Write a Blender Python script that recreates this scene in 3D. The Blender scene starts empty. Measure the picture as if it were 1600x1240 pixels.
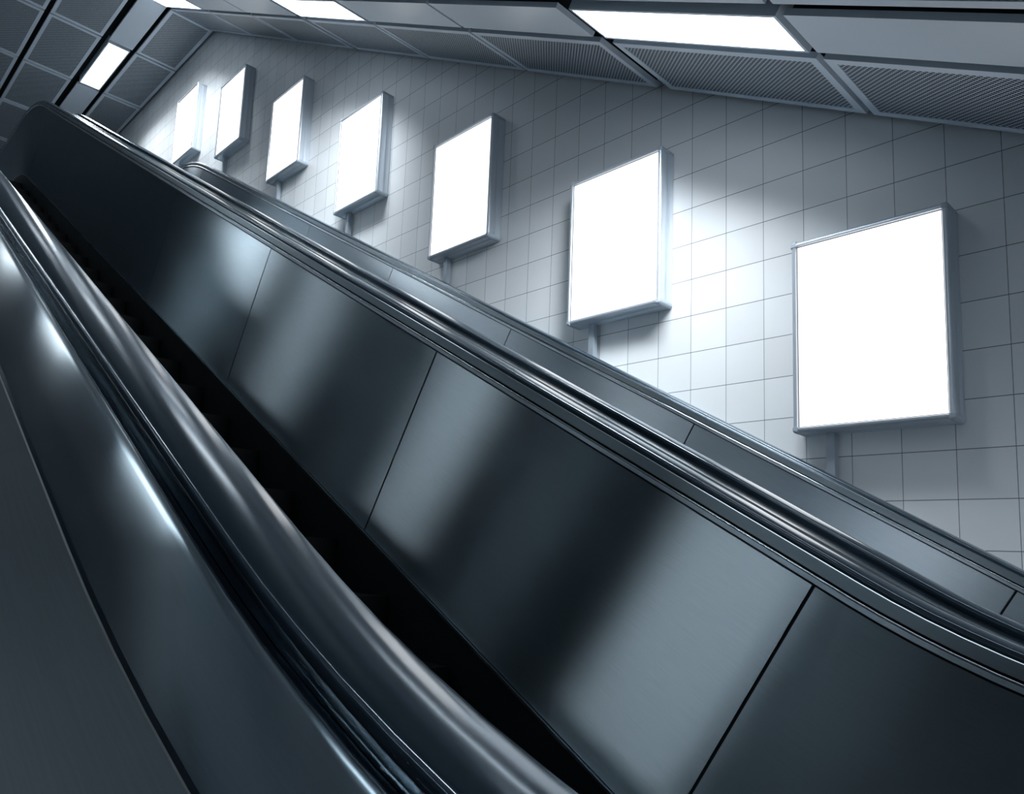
import bpy, bmesh, math, random
from mathutils import Vector, Matrix
SC = bpy.context.scene
COL = SC.collection
random.seed(4)

# ------------------------------------------------------------------ camera
def rot_rows(a, b, c):
    ca, sa, cb, sb, cc, sc = math.cos(a), math.sin(a), math.cos(b), math.sin(b), math.cos(c), math.sin(c)
    fwd = Vector((sa * cb, ca * cb, sb)); right = Vector((ca, -sa, 0)); up = right.cross(fwd)
    return right * cc + up * sc, up * cc - right * sc, fwd
r_, u_, f_ = rot_rows(0.71502, 0.13368, 0.05213)
cam_data = bpy.data.cameras.new('camera')
cam = bpy.data.objects.new('camera', cam_data)
COL.objects.link(cam)
cam.matrix_world = Matrix(((r_.x, u_.x, -f_.x, 0), (r_.y, u_.y, -f_.y, 0), (r_.z, u_.z, -f_.z, 0), (0, 0, 0, 1)))
cam_data.sensor_fit = 'HORIZONTAL'
cam_data.sensor_width = 36.0
cam_data.lens = 1203.7 / 1600 * 36.0
cam_data.shift_x = (800 - 677.82) / 1600
cam_data.shift_y = (712.17 - 620) / 1600
cam_data.clip_start = 0.01
cam_data.clip_end = 200
SC.camera = cam

# ------------------------------------------------------------------ world and exposure
world = bpy.data.worlds.new('world')
SC.world = world
world.use_nodes = True
world.node_tree.nodes['Background'].inputs[0].default_value = (0.20, 0.42, 0.62, 1)
world.node_tree.nodes['Background'].inputs[1].default_value = 0.06
SC.view_settings.view_transform = 'Standard'
SC.view_settings.look = 'None'
SC.view_settings.gamma = 1
SC.view_settings.use_curve_mapping = False
SC.view_settings.exposure = 0.0
LAMP_COLOR = (0.90, 0.955, 1.0)
LAMP_WATTS = 50.0
DIFFUSER_STRENGTH = 4.6
SCREEN_STRENGTH = 1.7

# ------------------------------------------------------------------ dimensions
TH = math.radians(30)
CS, SN = math.cos(TH), math.sin(TH)
XW = 3.87            # tiled wall
NC = 1.313           # ceiling soffit above the camera, square to the slope
ZC = 6.98            # level ceiling over the upper landing
PITCH_C = 1.013 * NC
SEAM0 = 1.72 * NC
FOLD_S = (ZC - NC * CS) / SN
FOLD_Y = FOLD_S * CS - NC * SN
def sn(s, n): return (s * CS - n * SN, s * SN + n * CS)

# path of the escalators: u runs along the handrail top (n = HN)
HN = -0.30
S0, RL = 0.55, 1.8       # start of the lower curve, its radius
S1, RU = 9.75, 2.2       # start of the upper curve, its radius
def path(u, n):
    if u < S0:
        c = sn(S0, HN + RL); a = (S0 - u) / RL; rad = HN + RL - n
        if a <= TH:
            t = TH - a
            return (c[0] + rad * math.sin(t), c[1] - rad * math.cos(t))
        return (c[0] - (a - TH) * RL, c[1] - rad)
    if u > S1:
        c = sn(S1, HN - RU); a = (u - S1) / RU; rad = n - (HN - RU)
        if a <= TH:
            t = TH - a
            return (c[0] - rad * math.sin(t), c[1] + rad * math.cos(t))
        return (c[0] + (a - TH) * RU, c[1] + rad)
    return sn(u, n)
def us_between(a, b):
    marks = [a]
    def arc(lo, hi, k):
        for i in range(k + 1):
            v = lo + (hi - lo) * i / k
            if a < v < b: marks.append(v)
    arc(S0 - TH * RL, S0, 14); arc(S1, S1 + TH * RU, 18)
    v = math.ceil(a)
    marks.append(b)
    return sorted(set(marks))

# ------------------------------------------------------------------ materials
def mat_new(name):
    m = bpy.data.materials.new(name); m.use_nodes = True
    return m, m.node_tree, m.node_tree.nodes['Principled BSDF']
def N_(nt, kind, **kw):
    n = nt.nodes.new(kind)
    for k, v in kw.items(): setattr(n, k, v)
    return n
def plain(name, col, rough, metal=0.0, spec=0.5, noise=0.0, scale=6.0):
    m, nt, b = mat_new(name)
    b.inputs['Base Color'].default_value = (*col, 1)
    b.inputs['Roughness'].default_value = rough
    b.inputs['Metallic'].default_value = metal
    b.inputs['Specular IOR Level'].default_value = spec
    if noise:
        tc = N_(nt, 'ShaderNodeTexCoord'); t = N_(nt, 'ShaderNodeTexNoise')
        t.inputs['Scale'].default_value = scale; t.inputs['Detail'].default_value = 5
        mr = N_(nt, 'ShaderNodeMapRange')
        mr.inputs['To Min'].default_value = max(0.0, rough - noise); mr.inputs['To Max'].default_value = rough + noise
        nt.links.new(tc.outputs['Object'], t.inputs['Vector'])
        nt.links.new(t.outputs['Fac'], mr.inputs['Value'])
        nt.links.new(mr.outputs['Result'], b.inputs['Roughness'])
    return m
def brushed(name, col, rough, aniso, rotation=0.0, grain=0.10, metal=1.0, blotch=0.05, satin=0.0):
    """steel brushed along the slope (UV v); highlights smear across it (UV u)"""
    m, nt, b = mat_new(name)
    b.inputs['Metallic'].default_value = metal
    b.inputs['Anisotropic'].default_value = aniso
    b.inputs['Anisotropic Rotation'].default_value = rotation
    tg = N_(nt, 'ShaderNodeTangent', direction_type='UV_MAP'); tg.uv_map = 'UVMap'
    nt.links.new(tg.outputs[0], b.inputs['Tangent'])
    uv = N_(nt, 'ShaderNodeUVMap'); uv.uv_map = 'UVMap'
    mp = N_(nt, 'ShaderNodeMapping'); mp.inputs['Scale'].default_value = (420, 9, 1)
    nz = N_(nt, 'ShaderNodeTexNoise'); nz.inputs['Scale'].default_value = 1; nz.inputs['Detail'].default_value = 3
    nt.links.new(uv.outputs[0], mp.inputs[0]); nt.links.new(mp.outputs[0], nz.inputs['Vector'])
    big = N_(nt, 'ShaderNodeTexNoise'); big.inputs['Scale'].default_value = 2.2; big.inputs['Detail'].default_value = 4
    nt.links.new(uv.outputs[0], big.inputs['Vector'])
    mr = N_(nt, 'ShaderNodeMapRange')
    mr.inputs['To Min'].default_value = rough - blotch; mr.inputs['To Max'].default_value = rough + blotch
    nt.links.new(big.outputs['Fac'], mr.inputs['Value']); nt.links.new(mr.outputs['Result'], b.inputs['Roughness'])
    mx = N_(nt, 'ShaderNodeMixRGB'); mx.inputs[1].default_value = (*[c * (1 - grain) for c in col], 1)
    mx.inputs[2].default_value = (*[c * (1 + grain) for c in col], 1)
    nt.links.new(nz.outputs['Fac'], mx.inputs[0]); nt.links.new(mx.outputs[0], b.inputs['Base Color'])
    if satin:
        # directional satin finish: wide lobe across the brushing lines, tight along them
        g = N_(nt, 'ShaderNodeBsdfAnisotropic', distribution='BECKMANN')
        g.inputs['Anisotropy'].default_value = -satin
        nt.links.new(mx.outputs[0], g.inputs['Color']); nt.links.new(mr.outputs['Result'], g.inputs['Roughness'])
        nt.links.new(tg.outputs[0], g.inputs['Tangent'])
        nt.links.new(g.outputs[0], nt.nodes['Material Output'].inputs[0])
    return m
def emit(name, col, strength):
    m = bpy.data.materials.new(name); m.use_nodes = True; nt = m.node_tree
    nt.nodes.remove(nt.nodes['Principled BSDF'])
    e = N_(nt, 'ShaderNodeEmission'); e.inputs[0].default_value = (*col, 1); e.inputs[1].default_value = strength
    nt.links.new(e.outputs[0], nt.nodes['Material Output'].inputs[0])
    return m
def perforated(name, col, hole, pitch, radius):
    """painted sheet with staggered round holes, laid out on the sheet's own UVs (metres)"""
    m, nt, b = mat_new(name)
    b.inputs['Roughness'].default_value = 0.42
    uv = N_(nt, 'ShaderNodeUVMap'); uv.uv_map = 'UVMap'
    masks = []
    for off in (0.0, 0.5):
        mp = N_(nt, 'ShaderNodeMapping')
        mp.inputs['Scale'].default_value = (1 / pitch, 1 / (pitch * 1.0), 1); mp.inputs['Location'].default_value = (off, off, 0)
        fr = N_(nt, 'ShaderNodeVectorMath', operation='FRACTION')
        su = N_(nt, 'ShaderNodeVectorMath', operation='SUBTRACT'); su.inputs[1].default_value = (0.5, 0.5, 0)
        ln = N_(nt, 'ShaderNodeVectorMath', operation='LENGTH')
        lt = N_(nt, 'ShaderNodeMath', operation='LESS_THAN'); lt.inputs[1].default_value = radius
        nt.links.new(uv.outputs[0], mp.inputs[0]); nt.links.new(mp.outputs[0], fr.inputs[0])
        nt.links.new(fr.outputs[0], su.inputs[0]); nt.links.new(su.outputs[0], ln.inputs[0])
        nt.links.new(ln.outputs['Value'], lt.inputs[0]); masks.append(lt)
    mx = N_(nt, 'ShaderNodeMath', operation='MAXIMUM')
    nt.links.new(masks[0].outputs[0], mx.inputs[0]); nt.links.new(masks[1].outputs[0], mx.inputs[1])
    mix = N_(nt, 'ShaderNodeMixRGB'); mix.inputs[1].default_value = (*col, 1); mix.inputs[2].default_value = (*hole, 1)
    nt.links.new(mx.outputs[0], mix.inputs[0]); nt.links.new(mix.outputs[0], b.inputs['Base Color'])
    return m
def tiles(name, col, grout):
    """square stoneware tiles laid level on the wall; UVs in metres (y, z)"""
    m, nt, b = mat_new(name)
    uv = N_(nt, 'ShaderNodeUVMap'); uv.uv_map = 'UVMap'
    w, h = 0.0548 * XW, 0.0561 * XW
    mp = N_(nt, 'ShaderNodeMapping'); mp.vector_type = 'POINT'
    mp.inputs['Location'].default_value = (-0.2045 * XW / w, -0.0403 * XW / h, 0)
    mp.inputs['Scale'].default_value = (1 / w, 1 / h, 1)
    fr = N_(nt, 'ShaderNodeVectorMath', operation='FRACTION')
    fl = N_(nt, 'ShaderNodeVectorMath', operation='FLOOR')
    nt.links.new(uv.outputs[0], mp.inputs[0]); nt.links.new(mp.outputs[0], fr.inputs[0]); nt.links.new(mp.outputs[0], fl.inputs[0])
    sx = N_(nt, 'ShaderNodeSeparateXYZ'); nt.links.new(fr.outputs[0], sx.inputs[0])
    edges = []
    for ax, half in ((0, 0.0065), (1, 0.0085)):
        a = N_(nt, 'ShaderNodeMath', operation='SUBTRACT'); a.inputs[1].default_value = 0.5
        c = N_(nt, 'ShaderNodeMath', operation='ABSOLUTE')
        d = N_(nt, 'ShaderNodeMath', operation='GREATER_THAN'); d.inputs[1].default_value = 0.5 - half
        nt.links.new(sx.outputs[ax], a.inputs[0]); nt.links.new(a.outputs[0], c.inputs[0]); nt.links.new(c.outputs[0], d.inputs[0])
        edges.append(d)
    mxm = N_(nt, 'ShaderNodeMath', operation='MAXIMUM')
    nt.links.new(edges[0].outputs[0], mxm.inputs[0]); nt.links.new(edges[1].outputs[0], mxm.inputs[1])
    wn = N_(nt, 'ShaderNodeTexWhiteNoise', noise_dimensions='2D'); nt.links.new(fl.outputs[0], wn.inputs['Vector'])
    nz = N_(nt, 'ShaderNodeTexNoise'); nz.inputs['Scale'].default_value = 3.5; nz.inputs['Detail'].default_value = 6
    nt.links.new(uv.outputs[0], nz.inputs['Vector'])
    ad = N_(nt, 'ShaderNodeMath', operation='ADD'); nt.links.new(wn.outputs['Value'], ad.inputs[0]); nt.links.new(nz.outputs['Fac'], ad.inputs[1])
    mr = N_(nt, 'ShaderNodeMapRange'); mr.inputs['From Max'].default_value = 2
    mr.inputs['To Min'].default_value = 0.90; mr.inputs['To Max'].default_value = 1.06
    nt.links.new(ad.outputs[0], mr.inputs['Value'])
    sc = N_(nt, 'ShaderNodeVectorMath', operation='SCALE'); sc.inputs[0].default_value = col
    nt.links.new(mr.outputs['Result'], sc.inputs['Scale'])
    mix = N_(nt, 'ShaderNodeMixRGB'); mix.inputs[2].default_value = (*grout, 1)
    nt.links.new(mxm.outputs[0], mix.inputs[0]); nt.links.new(sc.outputs[0], mix.inputs[1])
    nt.links.new(mix.outputs[0], b.inputs['Base Color'])
    b.inputs['Roughness'].default_value = 0.38
    bp = N_(nt, 'ShaderNodeBump'); bp.inputs['Strength'].default_value = 0.35; bp.inputs['Distance'].default_value = 0.004; bp.invert = True
    nt.links.new(mxm.outputs[0], bp.inputs['Height']); nt.links.new(bp.outputs[0], b.inputs['Normal'])
    return m

M = dict(
    tile=tiles('wall_tile', (0.735, 0.76, 0.778), (0.12, 0.15, 0.165)),
    soffit=plain('ceiling_paint', (0.72, 0.82, 0.92), 0.45, noise=0.06),
    strip=plain('strip_paint', (0.72, 0.82, 0.92), 0.35, noise=0.05),
    perf=perforated('perforated_sheet', (0.60, 0.70, 0.80), (0.008, 0.011, 0.015), 0.026, 0.30),
    gap_shade=plain('ceiling_gap_shade', (0.010, 0.013, 0.017), 0.8),  # near-black colour stands in for the shade in the ceiling gaps
    steel=brushed('brushed_steel', (0.45, 0.53, 0.58), 0.31, 1.0, blotch=0.02, satin=0.78),
    steel_lit=brushed('lightened_brushed_steel', (0.74, 0.82, 0.88), 0.33, 1.0, blotch=0.0, satin=0.60),  # same panel steel, colour lightened to carry the bright reflection
    mould=brushed('moulding_steel', (0.36, 0.41, 0.44), 0.24, 0.5),
    bright=brushed('bright_edge_steel', (0.72, 0.78, 0.82), 0.20, 0.3),
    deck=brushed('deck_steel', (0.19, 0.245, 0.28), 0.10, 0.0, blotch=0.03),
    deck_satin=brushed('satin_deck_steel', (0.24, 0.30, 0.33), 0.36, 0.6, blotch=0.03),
    deck_dark=plain('darkened_deck_steel', (0.045, 0.055, 0.062), 0.75, spec=0.12, noise=0.05),  # deck steel darkened in colour to keep out the lit wall's reflection
    skirt=plain('shaded_skirt', (0.012, 0.015, 0.018), 0.5, noise=0.08),  # shade inside the escalator put into a near-black colour
    core=plain('balustrade_void', (0.006, 0.007, 0.009), 0.7),
    rubber=None,
    step=plain('shaded_steps', (0.010, 0.012, 0.014), 0.6, metal=0.2),  # steps coloured almost black for the deep shade between the balustrades
    frame=plain('anodised_frame', (0.60, 0.66, 0.73), 0.36, metal=0.55, noise=0.05, scale=20),
    cap=plain('corner_cap_plastic', (0.42, 0.48, 0.55), 0.32),
    post=plain('post_paint', (0.40, 0.46, 0.52), 0.35, metal=0.5),
    gasket=plain('gasket', (0.02, 0.025, 0.03), 0.6),
    screen=emit('lit_panel', (1.0, 1.0, 1.0), SCREEN_STRENGTH),
    diffuser=emit('lamp_diffuser', (0.86, 0.94, 1.0), DIFFUSER_STRENGTH),
    dark_wall=plain('darkened_unseen_wall', (0.035, 0.042, 0.048), 0.55, noise=0.08),  # unseen wall, darkened so lamp streaks stand out on the steel
    bright_diffuser=emit('clear_lamp_diffuser', (0.86, 0.94, 1.0), 50.0),
    mid_diffuser=emit('overhead_lamp_diffuser', (0.86, 0.94, 1.0), 5.5),
    floor=plain('landing_stone', (0.10, 0.11, 0.12), 0.5, noise=0.1),
)
def rubber():
    m, nt, b = mat_new('handrail_rubber')
    b.inputs['Base Color'].default_value = (0.030, 0.046, 0.062, 1)
    b.inputs['Metallic'].default_value = 0.12
    b.inputs['Specular IOR Level'].default_value = 1.0
    b.inputs['Specular Tint'].default_value = (0.72, 0.87, 1.0, 1)
    b.inputs['Coat Weight'].default_value = 0.6
    b.inputs['Coat Roughness'].default_value = 0.14
    b.inputs['Coat IOR'].default_value = 1.6
    b.inputs['Coat Tint'].default_value = (0.85, 0.93, 1.0, 1)
    b.inputs['Anisotropic'].default_value = 0.75
    b.inputs['Anisotropic Rotation'].default_value = 0.25
    tg = N_(nt, 'ShaderNodeTangent', direction_type='UV_MAP'); tg.uv_map = 'UVMap'
    nt.links.new(tg.outputs[0], b.inputs['Tangent'])
    uv = N_(nt, 'ShaderNodeUVMap'); uv.uv_map = 'UVMap'
    mp = N_(nt, 'ShaderNodeMapping'); mp.inputs['Scale'].default_value = (70, 0.8, 1)
    nz = N_(nt, 'ShaderNodeTexNoise'); nz.inputs['Scale'].default_value = 1; nz.inputs['Detail'].default_value = 3
    nt.links.new(uv.outputs[0], mp.inputs[0]); nt.links.new(mp.outputs[0], nz.inputs['Vector'])
    mr = N_(nt, 'ShaderNodeMapRange'); mr.inputs['To Min'].default_value = 0.12; mr.inputs['To Max'].default_value = 0.22
    nt.links.new(nz.outputs['Fac'], mr.inputs['Value']); nt.links.new(mr.outputs['Result'], b.inputs['Roughness'])
    return m
M['rubber'] = rubber()

# ------------------------------------------------------------------ object helpers
def tag(o, label=None, cat=None, group=None, kind=None):
    if label: o['label'] = label
    if cat: o['category'] = cat
    if group: o['group'] = group
    if cat and not kind: kind = 'thing'
    if kind: o['kind'] = kind
    return o
def empty(name, loc, label, cat, group=None, rot=None):
    o = bpy.data.objects.new(name, None); o.empty_display_size = 0.1
    COL.objects.link(o); o.location = loc
    if rot: o.rotation_euler = rot
    return tag(o, label, cat, group)
class MB:
    """collects shapes into one mesh with UVs"""
    def __init__(self): self.v = []; self.f = []; self.uv = []
    def quad(self, pts, uvs=None):
        i = len(self.v); self.v += [tuple(p) for p in pts]
        self.f.append(tuple(range(i, i + len(pts)))); self.uv.append(uvs or [(0, 0)] * len(pts))
    def box(self, x0, x1, y0, y1, z0, z1):
        i = len(self.v)
        self.v += [(x, y, z) for x in (x0, x1) for y in (y0, y1) for z in (z0, z1)]
        for q in ((0, 1, 3, 2), (4, 6, 7, 5), (0, 4, 5, 1), (2, 3, 7, 6), (0, 2, 6, 4), (1, 5, 7, 3)):
            self.f.append(tuple(i + k for k in q))
            p = [self.v[i + k] for k in q]
            a = [max(c[j] for c in p) - min(c[j] for c in p) for j in range(3)]
            ax = [j for j in range(3) if a[j] > 1e-9][:2] if min(a) < 1e-9 else [0, 1]
            if len(ax) < 2: ax = [0, 1]
            self.uv.append([(c[ax[0]], c[ax[1]]) for c in p])
    def prism(self, prof, x0, x1, axis='x'):
        """closed outline extruded along one axis; prof in the other two axes, counter-clockwise either way"""
        n = len(prof)
        def P(a, b, t): return {'x': (t, a, b), 'y': (a, t, b), 'z': (a, b, t)}[axis]
        i = len(self.v)
        self.v += [P(a, b, x0) for a, b in prof] + [P(a, b, x1) for a, b in prof]
        d = 0
        for k in range(n):
            k2 = (k + 1) % n
            l = math.dist(prof[k], prof[k2])
            self.f.append((i + k, i + k2, i + n + k2, i + n + k)); self.uv.append([(d, x0), (d + l, x0), (d + l, x1), (d, x1)]); d += l
        self.f.append(tuple(i + k for k in reversed(range(n)))); self.uv.append([(0, 0)] * n)
        self.f.append(tuple(i + n + k for k in range(n))); self.uv.append([(0, 0)] * n)
    def sweep(self, prof, frames):
        """closed outline (x, n) swept through frames: list of (function n -> (y, z), distance)"""
        n = len(prof); i = len(self.v)
        per = [0]
        for k in range(n): per.append(per[-1] + math.dist(prof[k], prof[(k + 1) % n]))
        for fn, u in frames:
            for x, q in prof:
                y, z = fn(q); self.v.append((x, y, z))
        for a in range(len(frames) - 1):
            ua, ub = frames[a][1], frames[a + 1][1]
            for k in range(n):
                k2 = (k + 1) % n
                self.f.append((i + a * n + k, i + a * n + k2, i + (a + 1) * n + k2, i + (a + 1) * n + k))
                self.uv.append([(per[k], ua), (per[k + 1], ua), (per[k + 1], ub), (per[k], ub)])
        e = i + (len(frames) - 1) * n
        self.f.append(tuple(i + k for k in reversed(range(n)))); self.uv.append([(0, 0)] * n)
        self.f.append(tuple(e + k for k in range(n))); self.uv.append([(0, 0)] * n)
    def build(self, name, mat, parent=None, smooth=None, origin=None):
        me = bpy.data.meshes.new(name)
        off = Vector(origin) if origin is not None else Vector((0, 0, 0))
        me.from_pydata([tuple(Vector(p) - off) for p in self.v], [], self.f)
        lay = me.uv_layers.new(name='UVMap')
        flat = [c for f in self.uv for c in f]
        for d, c in zip(lay.data, flat): d.uv = c
        bm = bmesh.new(); bm.from_mesh(me); bmesh.ops.recalc_face_normals(bm, faces=bm.faces); bm.to_mesh(me); bm.free()
        if smooth is not None:
            for p in me.polygons: p.use_smooth = True
            me.set_sharp_from_angle(angle=math.radians(smooth))
        me.materials.append(mat)
        o = bpy.data.objects.new(name, me); COL.objects.link(o)
        if parent: o.parent = parent
        elif origin is not None: o.location = off
        return o
def copy_tree(o, parent=None):
    c = o.copy(); COL.objects.link(c); c.parent = parent
    for ch in list(o.children): copy_tree(ch, c)
    return c
def structure(name, mb, mat):
    o = mb.build(name, mat); o['kind'] = 'structure'; return o

# ------------------------------------------------------------------ the setting
Y0, Y1 = -5.0, 19.0
ZF_LOW = path(-3, HN)[1] - 0.98
ZF_TOP = path(13, HN)[1] - 0.98
XL = -3.47           # wall across the tunnel
w = MB()
w.quad([(XW, Y0, -3), (XW, Y1, -3), (XW, Y1, 7.3), (XW, Y0, 7.3)], [(Y0, -3), (Y1, -3), (Y1, 7.3), (Y0, 7.3)])
w.box(XW + 0.02, XW + 0.2, Y0, Y1, -3, 7.3)
structure('wall_right', w, M['tile'])
w = MB()
w.quad([(XL, Y0, -3), (XL, Y1, -3), (XL, Y1, 7.3), (XL, Y0, 7.3)], [(Y0, -3), (Y1, -3), (Y1, 7.3), (Y0, 7.3)])
w.box(XL - 0.2, XL - 0.02, Y0, Y1, -3, 7.3)
structure('wall_left', w, M['dark_wall'])
# dark slab above the panels, sloped then level, plus the plain soffit over the far side of the tunnel
def ceil_prof(n_lo, n_hi, z_lo, z_hi, s_start, y_end):
    # corner points on the fold for both faces
    def fold(n, z): s = (z - n * CS) / SN; return (s * CS - n * SN, z)
    return [sn(s_start, n_lo), fold(n_lo, z_lo), (y_end, z_lo), (y_end, z_hi), fold(n_hi, z_hi), sn(s_start, n_hi)]
c = MB()
c.prism(ceil_prof(NC + 0.10, NC + 0.25, ZC + 0.10, ZC + 0.25, -4.2, Y1), XL, XW, 'x')
structure('ceiling', c, M['gap_shade'])
c = MB()
for (a, b) in ((-2.42, -1.74), (-1.71, -1.04), (-1.01, -0.34), (-0.31, 0.37), (0.40, 0.68), (0.71, 1.36), (1.39, 1.69)):
    s = SEAM0 - 4 * PITCH_C
    for k in range(-4, 7):
        sa, sb = SEAM0 + k * PITCH_C + 0.02, SEAM0 + (k + 1) * PITCH_C - 0.02
        pr = [sn(sa, NC), sn(sb, NC), sn(sb, NC + 0.099), sn(sa, NC + 0.099)]
        c.prism(pr, a, b, 'x')
    if a > 1.37: continue
    for k in range(5): c.box(a, b, 9.50 + k * 1.38, 10.85 + k * 1.38, ZC, ZC + 0.099)
structure('ceiling_soffit', c, M['perf']).name = 'ceiling_left'
f = MB()
f.box(XL, XW, Y0, 0.1, ZF_LOW - 0.3, ZF_LOW)
structure('floor_lower', f, M['floor'])
f = MB()
f.box(XL, XW, path(13.5, HN)[0], Y1, ZF_TOP - 0.3, ZF_TOP)
structure('floor_upper', f, M['floor'])
f = MB()
f.box(XL, XW, Y1, Y1 + 0.2, -3, 7.3)
structure('wall_back', f, M['soffit'])

# ------------------------------------------------------------------ ceiling panels and lights
ORD = ['first', 'second', 'third', 'fourth', 'fifth', 'sixth', 'seventh', 'eighth', 'ninth', 'tenth', 'eleventh', 'twelfth']
SLOPE = (TH, 0, 0)
def perf_panel(x0, x1, length, loc, rot, label, group, border=0.045):
    """local frame: x across, y along the ceiling, z up from the face"""
    W = x1 - x0
    t = empty('perforated_ceiling_panel', loc, label, 'ceiling panel', group, rot)
    b = MB()
    for (a, c_, d, e) in ((0, W, 0, border), (0, W, length - border, length), (0, border, border, length - border), (W - border, W, border, length - border)):
        b.box(a, c_, d, e, 0, 0.028)
    b.build('border', M['soffit'], t)
    h = MB(); h.box(0.02, W - 0.02, 0.012, length - 0.012, 0.0285, 0.099)  # near-black block behind the tray, added so the seams look shaded
    h.build('shade_hanger', M['gap_shade'], t)
    p = MB()
    p.quad([(border, border, 0.004), (W - border, border, 0.004), (W - border, length - border, 0.004), (border, length - border, 0.004)],
           [(0, 0), (W - 2 * border, 0), (W - 2 * border, length - 2 * border), (0, length - 2 * border)])
    p.box(border, W - border, border, length - border, 0.006, 0.02)
    p.build('perforated_sheet', M['perf'], t)
    return t
def plain_panel(x0, x1, length, loc, rot, label, group):
    t = empty('smooth_ceiling_panel', loc, label, 'ceiling panel', group, rot)
    p = MB(); p.box(0, x1 - x0, 0, length, 0, 0.028)
    p.build('face_sheet', M['strip'], t)
    h = MB(); h.box(0.02, x1 - x0 - 0.02, 0.012, length - 0.012, 0.0285, 0.099)  # black hanger block added to darken the gaps beside the strip
    h.build('shade_hanger', M['gap_shade'], t)
    return t
def ceiling_light(W, length, loc, rot, label, bare=False, glow='bright_diffuser'):
    t = empty('ceiling_light', loc, label, 'ceiling light', 'recessed ceiling lights', rot)
    e = 0.016
    fr = MB()
    for (a, c_, d, q) in ((0, W, 0, e), (0, W, length - e, length), (0, e, e, length - e), (W - e, W, e, length - e)):
        fr.box(a, c_, d, q, -0.004, 0.099)
    fr.build('trim_frame', M['strip'], t)
    lens = MB(); lens.box(e, W - e, e, length - e, 0.03, 0.05)
    lens.build('diffuser', M[glow if bare else 'diffuser'], t)
    if bare: return t
    ld = bpy.data.lights.new('tube_light', 'AREA'); ld.shape = 'RECTANGLE'
    ld.size = W - 2 * e - 0.02; ld.size_y = length - 2 * e - 0.04
    ld.energy = LAMP_WATTS; ld.color = LAMP_COLOR; ld.spread = math.radians(120)
    lo = bpy.data.objects.new('tube_light', ld); COL.objects.link(lo)
    lo.parent = t; lo.location = (W / 2, length / 2, 0.026)
    return t
MID_ST = (1.72, 2.05)
R1, ST, R2, R3 = (3.25, 3.84), (2.865, 3.19), (2.10, 2.775), (1.40, 2.035)
LEFT_ST = (-2.79, -2.46)
def at(s, n, x):
    y, z = sn(s, n); return (x, y, z)
# slope: module k lies between the seams SEAM0 + k*PITCH and the next; every third module holds a light
GAP_WIDE, GAP = 0.052, 0.018
def gap_at(j): return GAP_WIDE if j % 3 == 1 else GAP
for k in range(-4, 7):
    sa = SEAM0 + k * PITCH_C + gap_at(k)
    end = FOLD_S if k == 6 else SEAM0 + (k + 1) * PITCH_C
    sb = end - (0.012 if k == 6 else gap_at(k + 1))
    near = k + 1   # counted from the panel at the picture's right edge
    if k >= -1:
        l1 = '%s perforated ceiling panel along the tiled wall, counted from the right picture edge' % ORD[near]
        l2 = '%s perforated panel beyond the light strip from the right picture edge, on the sloping ceiling' % ORD[near]
        l3 = '%s panel module of the smooth light strip from the right picture edge, without a lamp' % ORD[near]
    else:
        l1 = 'perforated ceiling panel along the tiled wall below the picture edge'
        l2 = 'perforated ceiling panel beyond the light strip below the picture edge'
        l3 = 'smooth strip panel behind the viewer'
    perf_panel(*R1, sb - sa, at(sa, NC, R1[0]), SLOPE, l1, 'perforated panels along the wall')
    perf_panel(*R2, sb - sa, at(sa, NC, R2[0]), SLOPE, l2, 'perforated panels beyond the light strip')
    if k % 3 == 0:
        lab = {0: 'largest bright ceiling light, above the gap between the two nearest lightboxes',
               3: 'bright ceiling light on the slope, second from the right picture edge',
               6: 'bright ceiling light at the top of the slope, where the ceiling turns level',
               -3: 'ceiling light on the slope behind the viewer'}[k]
        ceiling_light(ST[1] - ST[0], sb - sa, at(sa, NC, ST[0]), SLOPE, lab)
    else:
        plain_panel(*ST, sb - sa, at(sa, NC, ST[0]), SLOPE, l3, 'smooth panels of the light strip')
    if k % 3 == 0:
        ceiling_light(LEFT_ST[1] - LEFT_ST[0], sb - sa, at(sa, NC, LEFT_ST[0]), SLOPE, 'ceiling light on the far left side, outside the picture', True)
# lamp row over the middle escalator, above the picture
for j in range(-1, 4):
    ceiling_light(MID_ST[1] - MID_ST[0], 1.15, at(0.75 + 3.0 * j, NC, MID_ST[0]), SLOPE, 'ceiling light in the row overhead, above the picture', True, 'mid_diffuser')
    o = plain_panel(*MID_ST, 1.83 if j < 3 else 0.74, at(0.75 + 3.0 * j + 1.16, NC, MID_ST[0]), SLOPE, 'smooth ceiling panel overhead, above the picture', 'smooth panels overhead')
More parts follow.
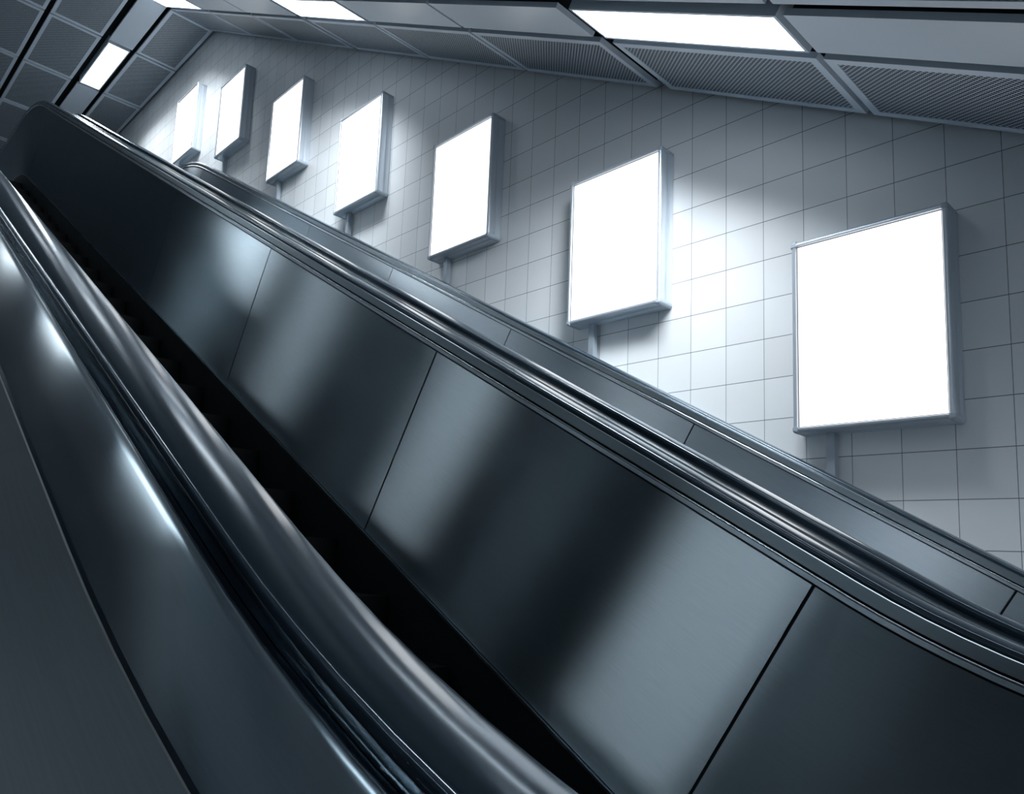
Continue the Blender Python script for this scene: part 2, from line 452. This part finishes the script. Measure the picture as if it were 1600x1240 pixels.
# level ceiling over the landing
LEVEL = [FOLD_Y, 10.72, 12.10, 13.49, 14.88, 16.27]
for j in range(5):
    ya, yb = LEVEL[j] + (0.012 if j == 0 else 0.018), LEVEL[j + 1] - 0.018
    o_ = ORD[j]
    perf_panel(*R1, yb - ya, (R1[0], ya, ZC), (0, 0, 0), '%s perforated panel beyond the ceiling bend, in the row along the tiled wall' % o_, 'perforated panels of the level ceiling')
    perf_panel(*R2, yb - ya, (R2[0], ya, ZC), (0, 0, 0), '%s perforated panel beyond the ceiling bend, in the row left of the light strip' % o_, 'perforated panels of the level ceiling')
    perf_panel(*R3, yb - ya, (R3[0], ya, ZC), (0, 0, 0), '%s perforated panel beyond the ceiling bend, in the row at the left picture corner' % o_, 'perforated panels of the level ceiling')
    if j == 1:
        ceiling_light(LEFT_ST[1] - LEFT_ST[0], yb - ya, (LEFT_ST[0], ya, ZC), (0, 0, 0), 'ceiling light on the far left side, outside the picture', True)
        ceiling_light(ST[1] - ST[0] - 0.02, yb - ya - 0.04, (ST[0] + 0.01, ya + 0.02, ZC), (0, 0, 0), 'small bright ceiling light on the level ceiling, upper left of the picture')
    else:
        plain_panel(*ST, yb - ya, (ST[0], ya, ZC), (0, 0, 0), '%s smooth strip panel beyond the ceiling bend, in line with the lamps' % o_, 'smooth panels of the light strip')

# ------------------------------------------------------------------ escalators
XC = 1.0825          # centre line of the middle escalator
RAIL_IN, RAIL_OUT = 1.765, 1.85
def rail_profile():
    """closed C-shaped belt section seen on the right-hand side: (x, n)"""
    x0, x1, top, t, crown, r = RAIL_IN, RAIL_OUT, HN, 0.031, 0.0055, 0.0065
    right = []
    cx, cn = x1 - r, top - crown - r
    for i in range(8):          # shoulder: from the undercut side round to the crown
        a = math.radians(-25 + i * 100 / 7)
        right.append((cx + r * math.cos(a), cn + r * math.sin(a)))
    mid, half = (x0 + x1) / 2, right[-1][0] - (x0 + x1) / 2
    n1 = right[-1][1]
    for i in range(1, 6):       # gently crowned top, up to the middle
        q = 1 - i / 6
        right.append((mid + half * q, n1 + (top - n1) * (1 - q * q)))
    left = [(2 * mid - x, n) for x, n in reversed(right)]
    return right + [(mid, top)] + left + [(x0 + 0.012, top - t), (x0 + 0.022, top - t), (x0 + 0.022, top - t + 0.008),
                                          (x1 - 0.022, top - t + 0.008), (x1 - 0.022, top - t), (x1 - 0.012, top - t)]
U_LO, U_HI = -2.4, S1 + TH * RU + 1.6
def frames(a, b):
    return [((lambda q, u=u: path(u, q)), u) for u in us_between(a, b)]
def rail_frames():
    fr = []
    R = 0.30
    # lower newel: half turn from underneath, then along, then the upper newel
    y, z = path(U_LO, HN)
    for i in range(13):
        a = math.radians(180 * (1 - i / 12))
        fr.append(((lambda q, a=a, y=y, z=z: (y - (R + (q - HN)) * math.sin(a), z - R + (R + (q - HN)) * math.cos(a))), U_LO - R * a))
    fr += frames(U_LO + 0.01, U_HI - 0.01)
    y2, z2 = path(U_HI, HN)
    for i in range(13):
        a = math.radians(180 * i / 12)
        fr.append(((lambda q, a=a, y=y2, z=z2: (y + (R + (q - HN)) * math.sin(a), z - R + (R + (q - HN)) * math.cos(a))), U_HI + R * a))
    return fr
def escalator(dx, seam, pitch, label):
    base = (XC + dx, -2.4, ZF_LOW)
    t = empty('escalator', base, label, 'escalator', 'parallel escalators')
    def side(prof, sgn): return [((x if sgn > 0 else 2 * XC - x) + dx, n) for x, n in prof]
    def part(name, mb, mat, parent=t, smooth=None): return mb.build(name, mat, parent, smooth, base)
    for sgn in (1, -1):
        def sw(name, prof, mat, a=U_LO, b=U_HI, smooth=None, fr=None):
            m = MB(); m.sweep(side(prof, sgn), fr or frames(a, b)); return part(name, m, mat, t, smooth)
        sw('handrail', rail_profile(), M['rubber'], smooth=35, fr=rail_frames())
        # handrail guide under the belt, deck mouldings, panels, skirting, hidden core
        sw('handrail_guide', [(1.783, -0.322), (1.832, -0.322), (1.832, -0.34), (1.783, -0.34)], M['mould'])
        sw('inner_deck', [(1.750, -0.3220), (1.752, -0.3205), (1.782, -0.3250), (1.782, -0.350), (1.750, -0.350)], M['mould'])
        sw('deck_trim', [(1.765, -0.3545), (1.765, -0.3720), (1.7490, -0.3720), (1.7490, -0.3605)] + [(1.7480 - 0.0028 * math.sin(math.radians(a)), -0.3575 - 0.0028 * math.cos(math.radians(a))) for a in range(20, 181, 20)], M['bright'], smooth=50)
        u = seam - math.ceil((seam - U_LO) / pitch) * pitch
        while u < U_HI:
            a, b = max(u + 0.004, U_LO), min(u + pitch - 0.004, U_HI)
            if b - a > 0.05:
                sw('side_panel', [(1.750, -0.377), (1.760, -0.377), (1.760, -1.113), (1.750, -1.113)], M['steel' if dx < 1 else 'steel_lit'], a, b)
            u += pitch
        sw('skirt_trim', [(1.742, -1.117), (1.748, -1.1155), (1.77, -1.1155), (1.77, -1.125), (1.742, -1.125)], M['bright'])
        sw('skirt_panel', [(1.743, -1.127), (1.76, -1.127), (1.76, -1.60), (1.743, -1.60)], M['skirt'])
        sw('balustrade_core', [(1.764, -0.374), (1.972, -0.374), (1.972, -1.70), (1.764, -1.70)], M['core'])
        # outer deck: narrow strip beside the belt, then the wide cover sheet
        hi = 0.0015 if sgn > 0 else 0.0
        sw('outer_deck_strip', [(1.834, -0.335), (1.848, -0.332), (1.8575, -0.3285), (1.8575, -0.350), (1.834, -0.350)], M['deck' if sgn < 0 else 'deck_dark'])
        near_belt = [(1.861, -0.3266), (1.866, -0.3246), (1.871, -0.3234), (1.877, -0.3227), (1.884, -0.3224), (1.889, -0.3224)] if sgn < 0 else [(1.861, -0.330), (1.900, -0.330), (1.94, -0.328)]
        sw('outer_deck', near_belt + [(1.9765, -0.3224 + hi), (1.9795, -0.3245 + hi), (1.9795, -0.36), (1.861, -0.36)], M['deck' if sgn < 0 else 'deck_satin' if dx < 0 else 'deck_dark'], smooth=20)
    # steps
    st = MB()
    x0, x1 = 2 * XC - 1.738 + dx, 1.738 + dx
    rise, run = 0.2, 0.2 / math.tan(TH)
    ya, za = path(S0, -1.40); yb, zb = path(S1, -1.40)
    prof = [(path(U_LO, -1.40)[0], path(-2, -1.40)[1]), (path(S0 - TH * RL, -1.40)[0], path(-2, -1.40)[1])]
    y, z = ya, za
    while y < yb:
        prof += [(y, z), (y, z + rise)]; y += run; z += rise
        prof.append((y, z))
    zt = path(U_HI, -1.40)[1]
    prof += [(path(S1 + TH * RU, -1.40)[0], zt), (path(U_HI, -1.40)[0], zt)]
    und = [(path(u, -1.90)) for u in (U_HI, S1 + TH * RU, S1, S0, S0 - TH * RL, U_LO)]
    st.prism(prof + und, x0, x1, 'x')
    part('step_band', st, M['step'])
    return t
DX = 1.795
escalator(0.0, 0.6253, 1.500, 'middle escalator with large brushed steel side panels and close black handrail')
wall_side = escalator(DX, 0.645, 1.520, 'escalator running along the tiled wall under the lightboxes')
escalator(-DX, 0.6253, 1.500, 'nearest escalator at the lower left, showing its steel deck sheet')

# ------------------------------------------------------------------ lightboxes on the wall
BX = 3.75                                   # lit face
BW, BH = 0.16874 * BX, 0.24463 * BX         # lit face size
def lightbox():
    """local frame: y along the wall, z up, origin at the lower near corner of the lit face on the wall line (x = 0 is the lit face)"""
    t = empty('poster_lightbox', (0, 0, 0), 'x', 'lightbox', 'blank poster lightboxes on the wall')
    e, back, front = 0.026, XW - BX - 0.004, -0.012
    r = 0.016
    def prof():   # section of a side rail: (outward distance from the lit face edge, x)
        p = [(0, -0.006), (0.004, front)]
        for i in range(6):
            a = math.radians(-90 + 90 * i / 5); p.append((e - r + r * math.cos(a), front + r + r * math.sin(a)))
        p += [(e, 0.05), (e - 0.003, 0.054), (e - 0.003, 0.060), (e, 0.064), (e, back), (0, back)]
        return p
    cl = 0.030
    for nm, sgn, fixed in (('side_rail', -1, 0), ('side_rail', 1, BW)):
        m = MB(); m.prism([(x, fixed + sgn * d) for d, x in prof()], cl - 0.03, BH - cl + 0.03, 'z'); m.build(nm, M['frame'], t, 40)
    for nm, sgn, fixed in (('bottom_rail', -1, 0), ('top_rail', 1, BH)):
        m = MB(); m.prism([(x, fixed + sgn * d) for d, x in prof()], 0, BW, 'y')
        m.build(nm, M['frame'], t, 40)
    # moulded corner caps: quarter-round block with soft edges
    for sy, y in ((-1, 0), (1, BW)):
        for sz, z in ((-1, 0), (1, BH)):
            R = e + 0.0025
            bm = bmesh.new()
            outline = [(0, 0)]
            k = 8; rad = 0.018
            outline += [(R, 0)]
            outline += [(R - rad + rad * math.cos(math.radians(90 * i / k)), R - rad + rad * math.sin(math.radians(90 * i / k))) for i in range(k + 1)]
            outline += [(0, R)]
            vs = [bm.verts.new((front - 0.002, y + sy * a, z + sz * b)) for a, b in outline]
            fc = bm.faces.new(vs)
            ex = bmesh.ops.extrude_face_region(bm, geom=[fc])
            bmesh.ops.translate(bm, verts=[v for v in ex['geom'] if isinstance(v, bmesh.types.BMVert)], vec=(back - front, 0, 0))
            bmesh.ops.recalc_face_normals(bm, faces=bm.faces)
            edges = [ed for ed in bm.edges if all(abs(v.co.x - (front - 0.002)) < 1e-6 for v in ed.verts) and
                     not all(abs(v.co.y - y) < 1e-6 for v in ed.verts) and not all(abs(v.co.z - z) < 1e-6 for v in ed.verts)]
            bmesh.ops.bevel(bm, geom=edges, offset=0.012, segments=4, affect='EDGES', profile=0.5)
            me = bpy.data.meshes.new('corner_cap'); bm.to_mesh(me); bm.free()
            me.uv_layers.new(name='UVMap')
            for p in me.polygons: p.use_smooth = True
            me.set_sharp_from_angle(angle=math.radians(40)); me.materials.append(M['cap'])
            o = bpy.data.objects.new('corner_cap', me); COL.objects.link(o); o.parent = t
    m = MB(); g = 0.003
    for (a, b, c_, d) in ((0, BW, 0, g), (0, BW, BH - g, BH), (0, g, g, BH - g), (BW - g, BW, g, BH - g)):
        m.box(-0.002, 0.004, a, b, c_, d)
    m.build('gasket', M['gasket'], t)
    m = MB(); m.box(0.0, 0.004, g, BW - g, g, BH - g)
    m.build('lit_panel', M['screen'], t)
    m = MB(); m.box(0.006, back, 0.001, BW - 0.001, 0.001, BH - 0.001)
    m.build('housing', M['frame'], t)
    return t
def post_for(t, y, zdeck):
    top = t.location.z - 0.0265
    m = MB()
    yy = 0.51
    h = zdeck - t.location.z
    # folded channel section standing on the escalator deck, carrying the box
    m.prism([(0.055, yy - 0.019), (0.055, yy + 0.019), (0.10, yy + 0.019), (0.10, yy + 0.014), (0.060, yy + 0.014), (0.060, yy - 0.014), (0.10, yy - 0.014), (0.10, yy - 0.019)], h, -0.0265, 'z')
    m.build('support_post', M['post'], t)
Y_B, Z_B, DY, DZ = 0.26430 * BX, 0.19404 * BX, 0.38198 * BX, 0.22054 * BX
BOX_LABELS = [
    'largest blank white lightbox, nearest the right picture edge',
    'second largest blank white lightbox, right of the picture centre on the tiled wall',
    'blank white lightbox just left of the picture centre, third largest of the row',
    'middle lightbox of the row of seven, fourth from the right picture edge',
    'blank white lightbox fifth from the right, third from the far end of the row',
    'blank white lightbox second from the far end of the row',
    'smallest blank white lightbox, farthest up the slope at the left end of the row']
proto = lightbox()
boxes = [proto] + [copy_tree(proto) for k in range(6)]
for k, t in enumerate(boxes):
    drop = 0.395 if k == 6 else 0.0
    t.location = (BX, Y_B + k * DY, Z_B + k * DZ - drop)
    t['label'] = BOX_LABELS[k]
    yp = t.location.y + 0.51
    # deck height under the post
    best = min((abs(path(u * 0.02, -0.33)[0] - yp), path(u * 0.02, -0.33)[1]) for u in range(-20, 700))
    post_for(t, yp, best[1])
# deck cover between the wall-side escalator and the wall
m = MB()
m.sweep([(1.982 + DX, -0.33), (XW - 0.004, -0.33), (XW - 0.004, -0.36), (1.982 + DX, -0.36)], frames(U_LO, U_HI))
m.build('wall_deck_cover', M['deck'], wall_side, origin=(XC + DX, -2.4, ZF_LOW))
